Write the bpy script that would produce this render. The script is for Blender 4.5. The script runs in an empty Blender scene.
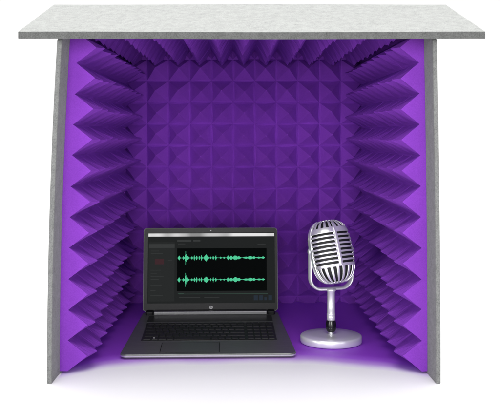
import bpy, bmesh, math, random
from mathutils import Vector, Matrix
random.seed(7)
S = bpy.context.scene
C = S.collection
F = 696.6; CX = 240.0; HY = 136.0; CAMY = -1.24; H = 0.4236

# ------------------------------------------------------------------ helpers
def link(o, parent=None):
    C.objects.link(o)
    if parent: o.parent = parent
    return o
def obj(name, bm, mat, parent=None, smooth=False):
    me = bpy.data.meshes.new(name)
    bmesh.ops.recalc_face_normals(bm, faces=bm.faces[:])
    bm.to_mesh(me); bm.free()
    if smooth:
        for p in me.polygons: p.use_smooth = True
    me.materials.append(mat)
    return link(bpy.data.objects.new(name, me), parent)
def empty(name, loc, rot=(0, 0, 0)):
    o = bpy.data.objects.new(name, None); o.empty_display_size = .05
    o.location = loc; o.rotation_euler = rot
    return link(o)
def tag(o, label, cat, group=None):
    o['label'] = label; o['category'] = cat
    if group: o['group'] = group
def box(bm, x0, x1, y0, y1, z0, z1, M=None):
    v = [bm.verts.new((x, y, z)) for z in (z0, z1) for y in (y0, y1) for x in (x0, x1)]
    for f in ((0,2,3,1),(4,5,7,6),(0,1,5,4),(2,6,7,3),(0,4,6,2),(1,3,7,5)):
        bm.faces.new([v[i] for i in f])
    if M is not None:
        for q in v: q.co = M @ q.co
    return v
def bevel(bm, w, seg=2, edges=None):
    bmesh.ops.bevel(bm, geom=edges or bm.edges[:], offset=w, segments=seg, affect='EDGES', profile=.5, clamp_overlap=True)
def lathe(bm, prof, n=48, sx=1, sy=1, cap=True):
    rings = []
    for r, z in prof:
        rings.append([bm.verts.new((r*sx*math.cos(2*math.pi*i/n), r*sy*math.sin(2*math.pi*i/n), z)) for i in range(n)])
    for a, b in zip(rings, rings[1:]):
        for i in range(n): bm.faces.new((a[i], a[(i+1)%n], b[(i+1)%n], b[i]))
    if cap:
        bm.faces.new(rings[0]); bm.faces.new(rings[-1])
def tube(bm, pts, rx, ry=None, n=12, up=Vector((0,1,0))):
    """sweep an oval section along pts; ry is the half size along up"""
    ry = ry or rx; rings = []
    for i, p in enumerate(pts):
        t = (pts[min(i+1, len(pts)-1)] - pts[max(i-1, 0)]).normalized()
        s = t.cross(up).normalized()
        rings.append([bm.verts.new(p + s*rx*math.cos(a) + up*ry*math.sin(a)) for a in [2*math.pi*k/n for k in range(n)]])
    for a, b in zip(rings, rings[1:]):
        for i in range(n): bm.faces.new((a[i], a[(i+1)%n], b[(i+1)%n], b[i]))
    bm.faces.new(rings[0]); bm.faces.new(rings[-1])

# ------------------------------------------------------------------ materials
def mat(name, col, rough=.5, metal=0, spec=.5, emis=None, estr=1):
    m = bpy.data.materials.new(name); m.use_nodes = True
    b = m.node_tree.nodes['Principled BSDF']
    b.inputs['Base Color'].default_value = (*col, 1)
    b.inputs['Roughness'].default_value = rough
    b.inputs['Metallic'].default_value = metal
    b.inputs['Specular IOR Level'].default_value = spec
    if emis:
        b.inputs['Emission Color'].default_value = (*emis, 1)
        b.inputs['Emission Strength'].default_value = estr
    return m
def nodes(m): return m.node_tree.nodes, m.node_tree.links, m.node_tree.nodes['Principled BSDF']
def noise(m, scale, detail=4, stretch=None, rough=.6):
    N, L, b = nodes(m)
    tc = N.new('ShaderNodeTexCoord'); mp = N.new('ShaderNodeMapping'); n = N.new('ShaderNodeTexNoise')
    L.new(tc.outputs['Object'], mp.inputs['Vector']); L.new(mp.outputs[0], n.inputs['Vector'])
    if stretch: mp.inputs['Scale'].default_value = stretch
    n.inputs['Scale'].default_value = scale; n.inputs['Detail'].default_value = detail; n.inputs['Roughness'].default_value = rough
    return n.outputs['Fac']
def ramp(m, fac, stops):
    N, L, b = nodes(m); r = N.new('ShaderNodeValToRGB'); L.new(fac, r.inputs[0])
    e = r.color_ramp.elements
    while len(e) < len(stops): e.new(.5)
    for q, (p, c) in zip(e, stops): q.position = p; q.color = (*c, 1)
    return r.outputs[0]
def bump(m, fac, strength, dist):
    N, L, b = nodes(m); u = N.new('ShaderNodeBump')
    u.inputs['Strength'].default_value = strength; u.inputs['Distance'].default_value = dist
    L.new(fac, u.inputs['Height'])
    if b.inputs['Normal'].is_linked: L.new(b.inputs['Normal'].links[0].from_socket, u.inputs['Normal'])
    L.new(u.outputs[0], b.inputs['Normal'])
def mixc(m, fac, a, bcol, mode='MIX'):
    N, L, b = nodes(m); x = N.new('ShaderNodeMix'); x.data_type = 'RGBA'; x.blend_type = mode
    for s, k in ((fac, 0), (a, 6), (bcol, 7)):
        if isinstance(s, (int, float)): x.inputs[k].default_value = s
        elif isinstance(s, tuple): x.inputs[k].default_value = (*s, 1)
        else: L.new(s, x.inputs[k])
    return x.outputs[2]

def foam_mat():
    m = mat('purple_foam', (.2, .04, .5), .95, spec=.15)
    N, L, b = nodes(m)
    c = ramp(m, noise(m, 14, 5), [(.3, (.172, .034, .375)), (.7, (.206, .041, .435))])
    c = mixc(m, .35, c, ramp(m, noise(m, 900, 2), [(.35, (.150, .028, .33)), (.65, (.26, .059, .51))]))
    L.new(c, b.inputs['Base Color'])
    bump(m, noise(m, 1100, 2), .35, .0006)
    bump(m, noise(m, 60, 3), .3, .002)
    bump(m, noise(m, 120, 2, (.3, 1.6, .3)), .3, .0012)
    return m
def felt_mat(name, lo, hi):
    m = mat(name, hi, .95, spec=.1)
    N, L, b = nodes(m)
    a = noise(m, 75, 7, rough=.8); f = noise(m, 420, 3, (1, 3.5, 1)); g = noise(m, 500, 3, (4, 1, 2))
    c = ramp(m, a, [(.33, lo), (.6, hi)])
    c = mixc(m, .45, c, ramp(m, f, [(.38, tuple(x*.72 for x in lo)), (.56, hi)]))
    c = mixc(m, .3, c, ramp(m, g, [(.36, tuple(x*.6 for x in lo)), (.5, tuple(min(1, x*1.08) for x in hi))]))
    L.new(c, b.inputs['Base Color'])
    b.inputs['Sheen Weight'].default_value = .2
    bump(m, f, .5, .0008); bump(m, a, .4, .0015)
    return m
FOAM = foam_mat()
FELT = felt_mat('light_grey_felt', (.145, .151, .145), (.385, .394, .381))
EDGE = felt_mat('cut_felt_edge', (.04, .041, .04), (.12, .122, .12))
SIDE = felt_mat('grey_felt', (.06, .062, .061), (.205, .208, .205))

# ------------------------------------------------------------------ floor
m = mat('white_tabletop', (.86, .86, .86), .45, spec=.35)
N, L, b = nodes(m)
L.new(ramp(m, noise(m, 3, 4), [(.3, (.91, .91, .908)), (.7, (.93, .93, .93))]), b.inputs['Base Color'])
bm = bmesh.new()
n = 64; R = 60
ring = [bm.verts.new((R*math.cos(2*math.pi*i/n), R*math.sin(2*math.pi*i/n), 0)) for i in range(n)]
bm.faces.new(ring)
fl = obj('floor', bm, m); fl['kind'] = 'structure'

# ------------------------------------------------------------------ booth geometry
P = .055
BL = lambda z: .0178*(max(z, 0)/.59)**2           # left wall leans in towards the top
BR = lambda z: -.0062*(max(z, 0)/.59)**2
TOE_L, TOE_R = .006, .011
XL, XR = -.3212, .3340                             # inner felt faces at the front plane
ROOF_Y0, ROOF_Y1 = -.08, .1417
def zu(y): return .5851 + .395*(y - ROOF_Y0)       # underside of the tilted roof panel

def foam(bm, nu, nv, amp, slab, fn, clips=(), warp=None, seed=1, ku=1.0, kv=1.0):
    """pyramid sheet of nu x nv pitches; fn(u, v, h) -> world"""
    rnd = random.Random(seed)
    grid = {}
    # ku, kv < 1: the dips between neighbours along that direction are shallower
    def gv(i, j, base):
        kk = (i, j, base)
        if kk not in grid:
            du = rnd.uniform(-.0008, .0008) if not base else 0; dv = rnd.uniform(-.0008, .0008) if not base else 0
            grid[kk] = bm.verts.new(fn(i*P/2 + du, j*P/2 + dv, -slab if base else (amp*(1-ku) if (i % 2 == 0 and j % 2 == 1) else amp*(1-kv) if (i % 2 == 1 and j % 2 == 0) else 0) + rnd.uniform(-.0006, .0003)))
        return grid[kk]
    for i in range(nu):
        for j in range(nv):
            I, J = 2*i, 2*j
            o = [gv(I, J, 0), gv(I+1, J, 0), gv(I+2, J, 0), gv(I+2, J+1, 0), gv(I+2, J+2, 0), gv(I+1, J+2, 0), gv(I, J+2, 0), gv(I, J+1, 0)]
            cu, cv = (i+.5)*P, (j+.5)*P
            au, av = rnd.gauss(0, .0016), rnd.gauss(0, .0016)
            aa = amp*rnd.uniform(.94, 1.02)
            prev = o
            def shape(a, c, q):
                if ku < 1: return (1 - q*ku*abs(a))*(1 - q*abs(c))
                if kv < 1: return (1 - q*abs(a))*(1 - q*kv*abs(c))
                return 1 - q
            offs = [(-1,-1),(0,-1),(1,-1),(1,0),(1,1),(0,1),(-1,1),(-1,0)]
            for t, hh in ((.9, .085), (.62, .37), (.34, .665), (.1, .92), (.035, .985)):
                cur = []
                for q, (a, c) in enumerate(offs):
                    tt = t*(1 - (.035 if (a == 0 or c == 0) and t > .1 else 0))   # faces very slightly hollow
                    cur.append(bm.verts.new(fn(cu + a*tt*P/2 + au*(1-t), cv + c*tt*P/2 + av*(1-t), aa*shape(a, c, 1-hh) + rnd.uniform(-.0004, .0004)*(t > .1))))
                for q in range(8):
                    bm.faces.new((prev[q], prev[(q+1)%8], cur[(q+1)%8], cur[q]))
                prev = cur
            bm.faces.new(prev)
            bm.faces.new([gv(I, J, 1), gv(I, J+1, 1), gv(I, J+2, 1), gv(I+1, J+2, 1), gv(I+2, J+2, 1), gv(I+2, J+1, 1), gv(I+2, J, 1), gv(I+1, J, 1)])
    for i in range(2*nu):
        for j in (0, 2*nv): bm.faces.new((gv(i, j, 0), gv(i+1, j, 0), gv(i+1, j, 1), gv(i, j, 1)))
    for j in range(2*nv):
        for i in (0, 2*nu): bm.faces.new((gv(i, j, 0), gv(i, j+1, 0), gv(i, j+1, 1), gv(i, j, 1)))
    bmesh.ops.recalc_face_normals(bm, faces=bm.faces[:])
    for co, no in clips:                                # keep the side the normal points away from
        r = bmesh.ops.bisect_plane(bm, geom=bm.verts[:]+bm.edges[:]+bm.faces[:], plane_co=co, plane_no=no, clear_outer=True)
        ed = [e for e in r['geom_cut'] if isinstance(e, bmesh.types.BMEdge)]
        f = bmesh.ops.triangle_fill(bm, edges=ed, use_beauty=True, use_dissolve=False)
    if warp:
        for v in bm.verts: v.co = warp(v.co)
    return bm
def warpL(c): return Vector((c.x + BL(c.z) + TOE_L*c.y/.54, c.y, c.z))
def warpR(c): return Vector((c.x + BR(c.z) - TOE_R*c.y/.54, c.y, c.z))
ROOFCLIP = (Vector((0, ROOF_Y0, zu(ROOF_Y0) - .0015)), Vector((0, -.395, 1)).normalized())

booth = empty('vocal_booth', (0, .25, 0))
tag(booth, 'desktop recording booth of grey felt lined with purple pyramid foam, open at the front', 'recording booth')
def child(name, bm, m, parent=booth, smooth=False):
    bmesh.ops.translate(bm, verts=bm.verts[:], vec=Vector((0, -.25, 0)))
    return obj(name, bm, m, parent, smooth)

def side_panel(xin, sgn, warp):
    bm = bmesh.new(); T = .0080 if sgn > 0 else .0085; F0 = -.050; B0 = .553
    zs = [i*.672/40 for i in range(41)]
    rings = []
    for z in zs:
        yf = max(F0, ROOF_Y0 + (z - .5851)/.395 + .004)
        r = []
        for x, y in ((xin, yf), (xin, B0), (xin + sgn*T, B0), (xin + sgn*T, yf)):
            r.append(bm.verts.new(warp(Vector((x, y, z)))))
        rings.append(r)
    for a, b_ in zip(rings, rings[1:]):
        for i in range(4): bm.faces.new((a[i], a[(i+1)%4], b_[(i+1)%4], b_[i]))
    bm.faces.new(rings[0]); bm.faces.new(rings[-1])
    return bm
def add_edge_mat(o, test):
    o.data.materials.append(EDGE)
    for p in o.data.polygons:
        if test(p.normal): p.material_index = 1
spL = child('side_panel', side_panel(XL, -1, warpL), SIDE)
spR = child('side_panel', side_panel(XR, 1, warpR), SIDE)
for sp in (spL, spR):
    bv = sp.modifiers.new('b', 'BEVEL'); bv.width = .0015; bv.segments = 2; bv.limit_method = 'ANGLE'

NS = 11
z0 = .004
fnL = lambda u, v, h: Vector((XL + .0142 + h, .0006 + u, z0 + v))
fnR = lambda u, v, h: Vector((XR - .0101 - h, .0006 + u, z0 + v))
cl = [(Vector((0, .5525, 0)), Vector((0, 1, 0))), (Vector((0, 0, .6575)), Vector((0, 0, 1))), ROOFCLIP]
bm = foam(bmesh.new(), 11, 12, .0460, .0140, fnL, cl, warpL, 3, .24)
child('acoustic_foam', bm, FOAM, spL)
bm = foam(bmesh.new(), 11, 12, .0440, .0099, fnR, cl, warpR, 4, .24)
child('acoustic_foam', bm, FOAM, spR)

# back
bm = bmesh.new(); box(bm, -.3225, .330, .5555, .5675, 0, .6735); bevel(bm, .0015)
bk = child('back_panel', bm, SIDE)
fnB = lambda u, v, h: Vector((-.3476 + u, .541 - h, -.0406 + v))
clb = [(Vector((-.3155, 0, 0)), Vector((-1, 0, 0))), (Vector((.327, 0, 0)), Vector((1, 0, 0))),
       (Vector((0, 0, .0009)), Vector((0, 0, -1))), (Vector((0, 0, .6565)), Vector((0, 0, 1)))]
bm = foam(bmesh.new(), 13, 13, .039, .0138, fnB, clb, None, 5)
child('acoustic_foam', bm, FOAM, bk)

# ceiling
bm = bmesh.new(); box(bm, -.301, .3225, .1425, .554, .6602, .6718); bevel(bm, .001)
ce = child('ceiling_panel', bm, SIDE)
ZC = .640
fnC = lambda u, v, h: Vector((-.3476 + u, .0185 + v, ZC - h))
clc = [(Vector((-.3035, 0, 0)), Vector((-1, 0, 0))), (Vector((.3265, 0, 0)), Vector((1, 0, 0))),
       (Vector((0, .036, 0)), Vector((0, -1, 0))), (Vector((0, .5515, 0)), Vector((0, 1, 0))), ROOFCLIP]
bm = foam(bmesh.new(), 13, 10, .042, .0192, fnC, clc, None, 6, 1.0, .12)
child('acoustic_foam', bm, FOAM, ce)

# roof: one rigid felt panel resting tilted on the sloping front of the side panels
bm = bmesh.new(); T = .0122
nx, ny = 40, 14
def rz(x, y): return zu(y) + .0006*math.sin(x*9+1)*math.sin(y*14)
def rx(s, y): return -.3697 + s*(.4088 + .3697)
top = [[bm.verts.new((rx(i/nx, 0), ROOF_Y0 + (ROOF_Y1-ROOF_Y0)*j/ny, rz(rx(i/nx, 0), ROOF_Y0 + (ROOF_Y1-ROOF_Y0)*j/ny) + T)) for i in range(nx+1)] for j in range(ny+1)]
bot = [[bm.verts.new(v.co - Vector((0, 0, T))) for v in r] for r in top]
for j in range(ny):
    for i in range(nx):
        bm.faces.new((top[j][i], top[j][i+1], top[j+1][i+1], top[j+1][i]))
        bm.faces.new((bot[j][i], bot[j+1][i], bot[j+1][i+1], bot[j][i+1]))
for i in range(nx):
    for j in (0, ny): bm.faces.new((top[j][i], bot[j][i], bot[j][i+1], top[j][i+1]))
for j in range(ny):
    for i in (0, nx): bm.faces.new((top[j][i], top[j+1][i], bot[j+1][i], bot[j][i]))
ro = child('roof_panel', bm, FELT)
add_edge_mat(ro, lambda n: abs(n.z) < .5)
bv = ro.modifiers.new('b', 'BEVEL'); bv.width = .0011; bv.segments = 2; bv.limit_method = 'ANGLE'

# ------------------------------------------------------------------ sheet added on the booth floor, painted with the foam's purple bounce light
MM = mat('painted_purple_glow', (.2, .04, .5), .5, spec=.35)
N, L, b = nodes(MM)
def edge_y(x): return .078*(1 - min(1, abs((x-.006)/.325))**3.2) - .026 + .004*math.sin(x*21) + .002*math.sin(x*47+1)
tc = N.new('ShaderNodeTexCoord'); at = N.new('ShaderNodeAttribute'); at.attribute_name = 'glow'
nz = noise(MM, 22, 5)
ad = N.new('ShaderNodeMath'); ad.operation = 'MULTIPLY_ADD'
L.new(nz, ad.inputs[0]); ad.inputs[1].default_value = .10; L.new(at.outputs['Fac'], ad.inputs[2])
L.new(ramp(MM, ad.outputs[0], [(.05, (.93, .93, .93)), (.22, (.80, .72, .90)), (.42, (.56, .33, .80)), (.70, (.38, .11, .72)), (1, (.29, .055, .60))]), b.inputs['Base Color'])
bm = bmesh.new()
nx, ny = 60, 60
lay = bm.verts.layers.float.new('glow')  # amount of purple bounce light painted at each point
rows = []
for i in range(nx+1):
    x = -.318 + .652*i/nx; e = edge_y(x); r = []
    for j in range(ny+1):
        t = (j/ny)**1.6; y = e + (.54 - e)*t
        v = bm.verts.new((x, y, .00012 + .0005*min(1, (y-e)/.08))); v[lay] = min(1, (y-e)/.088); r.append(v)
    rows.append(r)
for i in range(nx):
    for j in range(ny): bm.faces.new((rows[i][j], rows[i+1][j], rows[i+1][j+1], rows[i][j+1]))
mt = obj('floor_glow_sheet', bm, MM)
tag(mt, 'purple bounce glow on the white table, painted on an added sheet, fading to white at its front edge', 'mat')  # not a real mat: sheet added only to carry the painted bounce glow

# ------------------------------------------------------------------ laptop
LD = mat('brushed_gunmetal', (.045, .046, .046), .34, .55)
N, L, b = nodes(LD)
L.new(ramp(LD, noise(LD, 40, 4, (1, 30, 30)), [(.3, (.12, .123, .12)), (.7, (.165, .168, .164))]), b.inputs['Base Color'])
L.new(ramp(LD, noise(LD, 25, 4, (1, 20, 20)), [(.3, (.3,)*3), (.7, (.42,)*3)]), b.inputs['Roughness'])
LS = mat('silver_edge', (.62, .62, .63), .28, .9)
HS = mat('hinge_metal', (.13, .13, .135), .35, .8)
LK = mat('black_keys', (.014, .014, .015), .55, spec=.3)
LW = mat('keyboard_well', (.03, .031, .031), .4, .4)
LB = mat('lid_bezel', (.005, .005, .006), .3, spec=.1)
SIL = mat('grey_symbol', (.16, .16, .165), .4, .4)
KEYL = mat('white_key_print', (.7, .7, .7), .5)

lap = empty('laptop', (-.0600, .080, .0007), (0, 0, math.radians(1.5)))
tag(lap, 'open dark grey laptop showing two green sound waves, on the white tabletop', 'laptop')
D = .272; W0, W1 = .1675, .1535
def deckz(y): return .0095 + (.021-.0095)*y/D
def halfw(y): return W0 + (W1-W0)*y/D
# base with rounded front corners
bm = bmesh.new()
out = []
def rc(cx, cy, r, a0, a1, n=8): return [(cx + r*math.cos(math.radians(a0+(a1-a0)*i/n)), cy + r*math.sin(math.radians(a0+(a1-a0)*i/n))) for i in range(n+1)]
pts = rc(-W0+.012, .012, .012, 180, 270) + rc(W0-.012, .012, .012, 270, 360) + rc(W1-.006, D-.006, .006, 0, 90) + rc(-W1+.006, D-.006, .006, 90, 180)
lo = [bm.verts.new((x*.985, .003 + y*.985, .0015)) for x, y in pts]
mi = [bm.verts.new((x, y, max(.004, deckz(y)-.006))) for x, y in pts]
hi = [bm.verts.new((x, y, deckz(y)-.0012)) for x, y in pts]
tp = [bm.verts.new((x*.994, .001 + y*.994, deckz(y))) for x, y in pts]
K = len(pts)
for a, b_ in ((lo, mi), (mi, hi), (hi, tp)):
    for i in range(K): bm.faces.new((a[i], a[(i+1)%K], b_[(i+1)%K], b_[i]))
bm.faces.new(lo); bm.faces.new(tp)
base = obj('base', bm, LD, lap)
# silver trim round the edge
bm = bmesh.new()
loop = [(x, y) for x, y in pts[:18]]
rings = []
for x, y in [(-W1, D-.012)] + loop + [(W1, D-.012)]:
    z = deckz(y)-.0034; k = 1.0035
    rings.append([bm.verts.new((x*k, y*k - .0006, z-.0012)), bm.verts.new((x*k, y*k-.0008, z+.0012)), bm.verts.new((x*.99, y+.001, z+.0014)), bm.verts.new((x*.99, y+.001, z-.0014))])
for a, b_ in zip(rings, rings[1:]):
    for i in range(4): bm.faces.new((a[i], a[(i+1)%4], b_[(i+1)%4], b_[i]))
bm.faces.new(rings[0]); bm.faces.new(rings[-1])
obj('edge_trim', bm, LS, base)
# keyboard
slope = math.atan((.021-.0095)/D)
KX = .1335; KY0, KY1 = .080, .188
kb = bmesh.new()
box(kb, -KX-.003, KX+.003, KY0-.003, KY1+.003, 0, .0004)
for v in kb.verts: v.co.z += deckz(v.co.y) - .0001
kbo = obj('keyboard', kb, LW, lap)
def unitkey(w, d):
    bm = bmesh.new(); box(bm, -w/2, w/2, -d/2, d/2, 0, .0016)
    bevel(bm, .0007, 2)
    return bm
cache = {}
def key(x, y, w, d):
    kk = (round(w, 4), round(d, 4))
    if kk not in cache:
        o = obj('key', unitkey(w, d), LK, kbo); cache[kk] = o
    else:
        o = cache[kk].copy(); link(o, kbo)
    o.location = (x, y, deckz(y)+.0005); o.rotation_euler = (slope, 0, 0)
    return o
rows_ = [ [1]*13+[1.0],                        # bottom-up is easier below
]
main_w = KX*2*.775; unit = main_w/15.0
rowdefs = [
    [1.25, 1, 1.25, 1, 5.5, 1, 1, 1, 1, 1],
    [2.25]+[1]*10+[2.75],
    [1.75]+[1]*11+[2.25],
    [1.5]+[1]*12+[1.5],
    [1]*13+[2],
    [15/14]*14,
]
rh = (KY1-KY0)/5.7
y = KY0; gap = .0022
for ri, rd in enumerate(rowdefs):
    h_ = rh if ri < 5 else rh*.7
    x = -KX
    for w in rd:
        key(x + w*unit/2, y + h_/2, w*unit - gap, h_ - gap); x += w*unit
    # number pad
    npx = -KX + main_w + .004; npw = (KX - npx)/4
    for c in range(4): key(npx + (c+.5)*npw, y + h_/2, npw - gap, h_ - gap)
    y += h_
# a white mark on the key left of the space bar
bm = bmesh.new()
for a in (0, 1):
    for c in (0, 1): box(bm, a*.0018, a*.0018+.0015, c*.0018, c*.0018+.0015, 0, .0002)
lg = obj('key_symbol', bm, KEYL, kbo); lg.location = (-KX+unit*1.5, KY0+.006, deckz(KY0+.006)+.0024); lg.rotation_euler = (slope, 0, 0)
# touchpad
bm = bmesh.new(); box(bm, -.092, .020, .010, .064, 0, .0003)
for v in bm.verts: v.co.z += deckz(v.co.y)
TPM = mat('touchpad_surface', (.125, .128, .125), .36, .55)
tpo = obj('touchpad', bm, TPM, lap)
bm = bmesh.new()
for x0, x1, y0, y1 in ((-.0932,.0212,.0088,.0098),(-.0932,.0212,.0642,.0652),(-.0932,-.0922,.0098,.0642),(.0202,.0212,.0098,.0642)):
    vs = box(bm, x0, x1, y0, y1, 0, .0002)
    for v in vs: v.co.z += deckz(v.co.y)
obj('groove', bm, LB, tpo)
# speaker strip and hinge
bm = bmesh.new(); vs = box(bm, -.137, .137, .199, .243, 0, .0003)
for v in bm.verts: v.co.z += deckz(v.co.y)
obj('speaker_strip', bm, LW, lap)
bm = bmesh.new(); box(bm, -.128, .128, .2475, .2610, .0195, .0285); bevel(bm, .0022, 3)
obj('hinge_bar', bm, HS, lap)
for s in (-1, 1):
    bm = bmesh.new(); box(bm, s*.1285 if s > 0 else -.1455, .1455 if s > 0 else -.1285, .2475, .263, .0185, .0285); bevel(bm, .003, 3)
    obj('hinge', bm, LB, lap)
# lid
LZ, LH, LHW = .0243, .188, .1532
lean = math.radians(-6)
LM = Matrix.Translation((0, .2635, LZ)) @ Matrix.Rotation(lean, 4, 'X')
bm = bmesh.new()
r = .007
lp = rc(-LHW+r, r, r, 180, 270, 5) + rc(LHW-r, r, r, 270, 360, 5) + rc(LHW-r, LH-r, r, 0, 90, 5) + rc(-LHW+r, LH-r, r, 90, 180, 5)
a = [bm.verts.new((x*.997, 0, .0003 + z*.997)) for x, z in lp]; a2 = [bm.verts.new((x, .001, z)) for x, z in lp]; b2 = [bm.verts.new((x, .0055, z)) for x, z in lp]; c2 = [bm.verts.new((x*.985, .0075, .001+z*.985)) for x, z in lp]
K = len(lp)
for q, w in ((a, a2), (a2, b2), (b2, c2)):
    for i in range(K): bm.faces.new((q[i], q[(i+1)%K], w[(i+1)%K], w[i]))
bm.faces.new(a); bm.faces.new(c2)
lid = obj('lid', bm, LB, lap); lid.matrix_local = LM
bm = bmesh.new()      # metallic rim on lid top
fr = []
for s_ in (1.0012,):
    for x, z in lp: fr.append((x*s_, z))
ri1 = [bm.verts.new((x, -.0004, z)) for x, z in fr]; ri2 = [bm.verts.new((x*.993, -.0004, .0008+z*.9915)) for x, z in fr]; ri3 = [bm.verts.new((x, .002, z)) for x, z in fr]
ri4 = [bm.verts.new((x*.993, .001, .0008+z*.9915)) for x, z in fr]
for i in range(K):
    j = (i+1) % K
    bm.faces.new((ri1[i], ri1[j], ri2[j], ri2[i])); bm.faces.new((ri1[i], ri1[j], ri3[j], ri3[i])); bm.faces.new((ri2[i], ri2[j], ri4[j], ri4[i])); bm.faces.new((ri3[i], ri3[j], ri4[j], ri4[i]))
obj('lid_rim', bm, mat('lid_rim_metal', (.022, .022, .024), .4, .3), lid)

def SX(px): return (px-209.3)/133*.3064
def SZ(py): return (309-py)/82*.187
def srgb(r, g, b_): return tuple(((c/255+.055)/1.055)**2.4 if c > 10 else c/255/12.92 for c in (r, g, b_))
def scr(name, col, em=1.0):
    return mat(name, (.001, .001, .001), .4, spec=0.0, emis=srgb(*col), estr=em)
E_bg = scr('screen_dark', (34, 36, 36)); E_pan = scr('screen_panel', (40, 42, 42)); E_hd = scr('screen_header', (56, 58, 58))
E_blk = scr('screen_black', (6, 8, 8)); E_bar = scr('screen_title', (205, 205, 205), .9); E_wave = scr('screen_wave', (86, 214, 160))
E_red = scr('screen_red', (62, 40, 44)); E_blu = scr('screen_blue', (40, 48, 58)); E_line = scr('screen_line', (52, 70, 62)); E_txt = scr('screen_text', (52, 54, 54))
N, L, b = nodes(E_bar)
L.new(ramp(E_bar, noise(E_bar, 16, 1, (1, .1, .1)), [(.35, srgb(150, 150, 150)), (.55, srgb(240, 240, 240))]), b.inputs['Emission Color'])
disp_bm = bmesh.new(); box(disp_bm, SX(147), SX(273.2), -.0006, .0, SZ(301), SZ(231.3))
disp = obj('display', disp_bm, E_bg, lid)
lev = [0]
def patch(name, rects, m_, d):
    bm = bmesh.new()
    for x0, y0, x1, y1 in rects: box(bm, SX(x0), SX(x1), -.0006-d, -.0006, SZ(y1), SZ(y0))
    return obj(name, bm, m_, disp)
patch('title_bar', [(147.5, 231.9, 272.8, 235)], E_bar, .0003)
patch('side_pane', [(148, 240.6, 173.5, 299)], E_pan, .0002)
for rc_ in [(148, 242.5, 173.5, 246.3), (176, 238.2, 190, 240.2), (192, 238.4, 199, 240.0)]: patch('tool_strip', [rc_], E_hd, .0004)
patch('album_picture', [(154, 257, 163, 262.5)], E_red, .0004)
patch('wave_view', [(176, 246.8, 265, 289)], E_blk, .0003)
for rc_ in [(177, 242, 184, 242.8), (256, 242.5, 264, 243.2), (150, 249, 158, 249.7), (150, 251.5, 162, 252.1), (167, 258, 171, 258.7), (150, 268, 160, 268.6), (150, 271, 156, 271.6), (150, 274, 163, 274.6),
     (150, 277, 158, 277.6), (150, 283, 161, 283.6), (150, 288, 155, 288.6), (150, 293, 162, 293.6), (178, 295, 199, 295.6), (203, 295, 218, 295.6)]:
    patch('text_line', [rc_], E_txt, .00035)
patch('track_line', [(178, 291.6, 266, 292.1), (177, 291, 183, 291.6)], E_line, .0003)
for rc_ in [(252, 293.6, 256, 298.4), (257.5, 293.6, 261, 298.4), (262.5, 295.5, 265, 298.4), (266.5, 293.6, 270, 298.4)]: patch('button', [rc_], E_blu, .0003)
# two sound waves, mirrored about their line
def env(t):
    e = .22
    for c, w, a in ((.015,.012,2.3),(.09,.007,6.3),(.105,.02,2.4),(.065,.01,1.6),(.16,.01,1.4),(.19,.008,2.2),(.215,.008,2.3),(.245,.006,2.0),(.27,.008,2.4),(.325,.022,3.3),(.375,.006,1.6),(.405,.006,2.6),(.435,.007,2.3),
                    (.49,.01,1.0),(.53,.01,1.0),(.575,.012,2.2),(.61,.02,2.1),(.66,.03,2.3),(.70,.02,1.6),(.78,.03,1.1),(.83,.03,1.7),(.87,.02,1.4),(.93,.03,.9),(.975,.02,1.1)):
        e = max(e, a*math.exp(-((t-c)/w)**2))
    return e
rw = random.Random(3)
for cy in (256.3, 277.9):
    bm = bmesh.new(); n = 190
    for i in range(n):
        t = i/n; x = 176.6 + t*86.6; e = env(t)*(.72 + .4*rw.random())
        box(bm, SX(x), SX(x+.40), -.0013, -.0009, SZ(cy+e), SZ(cy-e))
    obj('sound_wave', bm, E_wave, disp)
# maker's mark under the screen: a grey disc with two slanted letters
bm = bmesh.new(); lathe(bm, [(.0042, 0), (.0042, .0005), (.0038, .0007)], 28)
bmesh.ops.rotate(bm, verts=bm.verts[:], matrix=Matrix.Rotation(math.radians(90), 3, 'X'))
em = obj('maker_emblem', bm, SIL, lid); em.location = (SX(209.8), 0, SZ(305.2))
bm = bmesh.new()
def sl(x0, x1, z0_, z1_):
    vs = box(bm, x0, x1, -.001, -.0006, z0_, z1_)
    for v in vs: v.co.x += v.co.z*.3
sl(-.0019, -.0013, -.0014, .003); sl(-.0013, -.0006, .0006, .0012); sl(-.0007, -.0001, -.0014, .0010)
sl(.0004, .0010, -.003, .0012); sl(.001, .0018, .0006, .0012); sl(.0017, .0023, -.0010, .0010); sl(.001, .0018, -.0016, -.001)
obj('letters', bm, LK, em)
bm = bmesh.new(); lathe(bm, [(.0014, 0), (.0014, .0004)], 16)
bmesh.ops.rotate(bm, verts=bm.verts[:], matrix=Matrix.Rotation(math.radians(90), 3, 'X'))
cam_ = obj('webcam', bm, SIL, lid); cam_.location = (SX(209.5), 0, SZ(229.2))

# ------------------------------------------------------------------ microphone
CH = mat('satin_chrome', (.86, .86, .88), .24, .68)
BS = mat('satin_aluminium', (.80, .80, .82), .28, .5)
N, L, b = nodes(CH)
L.new(ramp(CH, noise(CH, 60, 3), [(.3, (.2,)*3), (.7, (.24,)*3)]), b.inputs['Roughness'])
BLK = mat('black_mesh', (.006, .006, .007), .6)
COL = mat('black_collar', (.008, .008, .009), .18)
mic = empty('microphone', (.1865, .187, .0007))
tag(mic, 'vintage chrome microphone with ribbed head on a round silver stand', 'microphone')
bm = bmesh.new()
lathe(bm, [(.0590, .0005), (.0622, .0015), (.0630, .004), (.0630, .0125), (.0622, .0150), (.0595, .0164), (.035, .0173), (.011, .0178)], 96, 1, .78)
obj('stand_base', bm, BS, mic, True)
bm = bmesh.new(); lathe(bm, [(.0052, .0165), (.0052, .0195), (.0058, .0200), (.0052, .0206), (.0058, .0212), (.005, .0220)], 32)
obj('thread', bm, CH, mic, True)
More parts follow.
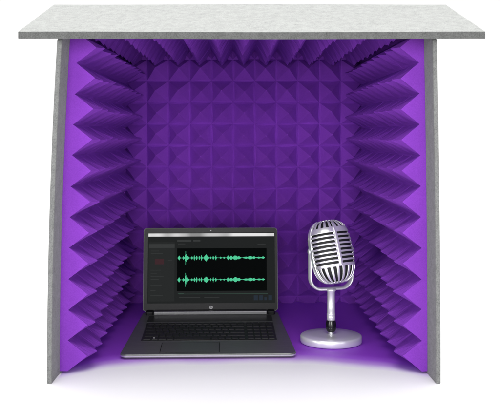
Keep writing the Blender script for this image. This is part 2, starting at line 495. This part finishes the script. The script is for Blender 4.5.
bm = bmesh.new(); lathe(bm, [(.006, .0215), (.0088, .024), (.0104, .028), (.0107, .033), (.0104, .041), (.0090, .0455), (.0088, .0462)], 40)
obj('collar', bm, COL, mic, True)
bm = bmesh.new(); lathe(bm, [(.0086, .0455), (.0086, .056), (.0080, .0565), (.0086, .057), (.0086, .060), (.0078, .0605), (.0076, .104), (.010, .1065), (.010, .110)], 40)
obj('pole', bm, BS, mic, True)
# U-shaped yoke
HC = Vector((.0008, .003, .1855))
YW = .0455
pts_ = []
yb = .1085
for i in range(9): pts_.append(Vector((-YW, 0, .190 - (.190-yb-.024)*i/8)))
for i in range(1, 10):
    a = math.radians(180 + 90*i/9); pts_.append(Vector((-YW+.024 + .024*math.cos(a), 0, yb+.024 + .024*math.sin(a))))
for i in range(1, 8): pts_.append(Vector((-YW+.024 + (2*YW-.048)*i/8, 0, yb)))
for i in range(0, 10):
    a = math.radians(270 + 90*i/9); pts_.append(Vector((YW-.024 + .024*math.cos(a), 0, yb+.024 + .024*math.sin(a))))
for i in range(1, 9): pts_.append(Vector((YW, 0, yb+.024 + (.190-yb-.024)*i/8)))
bm = bmesh.new(); tube(bm, pts_, .0032, .0085, 16)
yk = obj('yoke', bm, BS, mic, True); yk.rotation_euler = (0, 0, math.radians(14)); yk.location = (.001, .008, 0)
for s in (-1, 1):
    bm = bmesh.new(); lathe(bm, [(.003, 0), (.0055, .0004), (.0056, .0012), (.004, .002), (.001, .0022)], 24)
    bmesh.ops.rotate(bm, verts=bm.verts[:], matrix=Matrix.Rotation(math.radians(90*s), 3, 'Y'))
    kn = obj('pivot_screw', bm, CH, yk, True); kn.location = (s*(YW+.0025), 0, .186)
# head as a rounded block on rings and meridians, slots cut out of it
HW, HD, HH = .0450, .038, .0650
NT, NV = 120, 88
def arc(nexp, a, b_, n, full):
    """n+1 points evenly spaced on a superellipse, full turn or right half"""
    raw = []; M_ = 4000
    for i in range(M_+1):
        t = (2*math.pi*i/M_ - math.pi/2) if full else (-math.pi/2 + math.pi*i/M_)
        c, q = math.cos(t), math.sin(t)
        raw.append((a*math.copysign(abs(c)**(2/nexp), c), b_*math.copysign(abs(q)**(2/nexp), q)))
    L_ = [0]
    for p, q in zip(raw, raw[1:]): L_.append(L_[-1] + math.hypot(q[0]-p[0], q[1]-p[1]))
    out_ = []; k = 0
    for i in range(n+1):
        d = L_[-1]*i/n
        while k < M_-1 and L_[k+1] < d: k += 1
        f = (d-L_[k])/max(1e-12, L_[k+1]-L_[k]); p, q = raw[k], raw[k+1]
        out_.append((p[0]+(q[0]-p[0])*f, p[1]+(q[1]-p[1])*f))
    return out_
RING = arc(2.5, HW, HD, NT, True)        # starts at the front (-y), runs towards +x
PROF = arc(2.9, 1.0, HH/HW, NV, False)   # from bottom to top
PROF = [(max(0, a), z*HW) for a, z in PROF]
def head_mesh(keep, off):
    bm = bmesh.new(); cc = {}
    def gv(i, j):
        i %= NT
        if j in (0, NV): i = 0
        if (i, j) not in cc:
            s_, z = PROF[j]; x, y = RING[i]
            cc[(i, j)] = bm.verts.new((x*s_*(1+off/HW), y*s_*(1+off/HD), z*(1+off/HH)))
        return cc[(i, j)]
    for i in range(NT):
        for j in range(NV):
            if keep(i, j):
                vs = []
                for v in (gv(i, j), gv(i+1, j), gv(i+1, j+1), gv(i, j+1)):
                    if v not in vs: vs.append(v)
                if len(vs) > 2: bm.faces.new(vs)
    return bm
def fold(i):                              # cells away from the nearest of front and back middle lines
    i = i+.5
    return min(i % (NT//2), NT//2 - i % (NT//2))
SL0 = 31
def slot(i, j):
    a = fold(i)
    if SL0 <= j < SL0+32 and (j-SL0) % 4 < 2: return 1.7 < a < 26
    if (9 <= j < 28 or 67 <= j < 79) and a < 25: return (i+2) % 6 < 3
    return False
head_M = Matrix.Translation(HC) @ Matrix.Rotation(math.radians(17), 4, 'Z') @ Matrix.Rotation(math.radians(-17), 4, 'X') @ Matrix.Rotation(math.radians(-4), 4, 'Y')
bm = head_mesh(lambda i, j: not slot(i, j), 0)
hs = obj('head_shell', bm, CH, mic, True); hs.matrix_local = head_M
so = hs.modifiers.new('s', 'SOLIDIFY'); so.thickness = .0026; so.offset = -1
ss = hs.modifiers.new('d', 'SUBSURF'); ss.levels = 1; ss.render_levels = 2
bm = head_mesh(lambda i, j: True, -.0042)
hi_ = obj('inner_mesh', bm, BLK, hs, True)
# raised centre bar
bm = head_mesh(lambda i, j: (i < 1 or i >= NT-1) and 28 <= j < 72, -.0006)
cb = obj('centre_bar', bm, CH, hs, True)
so = cb.modifiers.new('s', 'SOLIDIFY'); so.thickness = .0022; so.offset = 1
ss = cb.modifiers.new('d', 'SUBSURF'); ss.levels = 1; ss.render_levels = 2
# raised band round the sides
bm = head_mesh(lambda i, j: fold(i) > 27.2 and 10 <= j < NV-10, -.0006)
sb = obj('side_band', bm, CH, hs, True)
so = sb.modifiers.new('s', 'SOLIDIFY'); so.thickness = .0018; so.offset = 1
ss = sb.modifiers.new('d', 'SUBSURF'); ss.levels = 1; ss.render_levels = 2

# ------------------------------------------------------------------ light
w = bpy.data.worlds.new('World'); S.world = w; w.use_nodes = True
N = w.node_tree.nodes; L = w.node_tree.links; bg = N['Background']
tc = N.new('ShaderNodeTexCoord'); sx = N.new('ShaderNodeSeparateXYZ'); L.new(tc.outputs['Generated'], sx.inputs[0])
r = N.new('ShaderNodeMapRange'); L.new(sx.outputs['Y'], r.inputs[0])
r.inputs[1].default_value = -.7; r.inputs[2].default_value = .15; r.inputs[3].default_value = .22; r.inputs[4].default_value = 1.02
r.interpolation_type = 'SMOOTHSTEP'
r2 = N.new('ShaderNodeMapRange'); L.new(sx.outputs['Z'], r2.inputs[0]); r2.interpolation_type = 'SMOOTHSTEP'
r2.inputs[1].default_value = .2; r2.inputs[2].default_value = .8; r2.inputs[3].default_value = 0; r2.inputs[4].default_value = 1.05
r3 = N.new('ShaderNodeMapRange'); L.new(sx.outputs['Y'], r3.inputs[0]); r3.interpolation_type = 'SMOOTHSTEP'
r3.inputs[1].default_value = -.5; r3.inputs[2].default_value = .1
ad = N.new('ShaderNodeMath'); ad.operation = 'MULTIPLY_ADD'; L.new(r2.outputs[0], ad.inputs[0]); L.new(r3.outputs[0], ad.inputs[1]); L.new(r.outputs[0], ad.inputs[2])
L.new(ad.outputs[0], bg.inputs['Strength']); bg.inputs['Color'].default_value = (1, .998, .992, 1)
def area(name, loc, target, size, power, sy=None):
    l = bpy.data.lights.new(name, 'AREA'); l.size = size; l.energy = power
    if sy: l.shape = 'RECTANGLE'; l.size_y = sy
    o = bpy.data.objects.new(name, l); C.objects.link(o); o.location = loc
    o.rotation_euler = (Vector(target) - Vector(loc)).to_track_quat('-Z', 'Y').to_euler()
    return o
area('softbox_top', (0, -1.1, 2.4), (0, -.1, 0), 1.8, 38)
area('softbox_front', (-.25, -6.2, .8), (0, .3, .35), 2.4, 230)
area('softbox_left', (-3.4, -3.7, .8), (.1, .25, .35), 2.0, 84)
area('softbox_right', (3.4, -3.7, .8), (-.1, .25, .35), 2.0, 77)

# ------------------------------------------------------------------ camera
cd = bpy.data.cameras.new('camera'); cam = bpy.data.objects.new('camera', cd); C.objects.link(cam)
cam.location = (0, CAMY, H); cam.rotation_euler = (math.radians(90), 0, 0)
cd.sensor_width = 36; cd.lens = 36*F/500
cd.shift_x = (250-CX)/500; cd.shift_y = -(204-HY)/500
cd.clip_end = 500; cd.clip_start = .05
S.camera = cam
S.render.engine = 'CYCLES'
S.cycles.max_bounces = 10; S.cycles.diffuse_bounces = 5
S.render.resolution_x = 1024; S.render.resolution_y = 836
S.view_settings.view_transform = 'Standard'; S.view_settings.look = 'None'
S.view_settings.exposure = 0; S.view_settings.gamma = 1
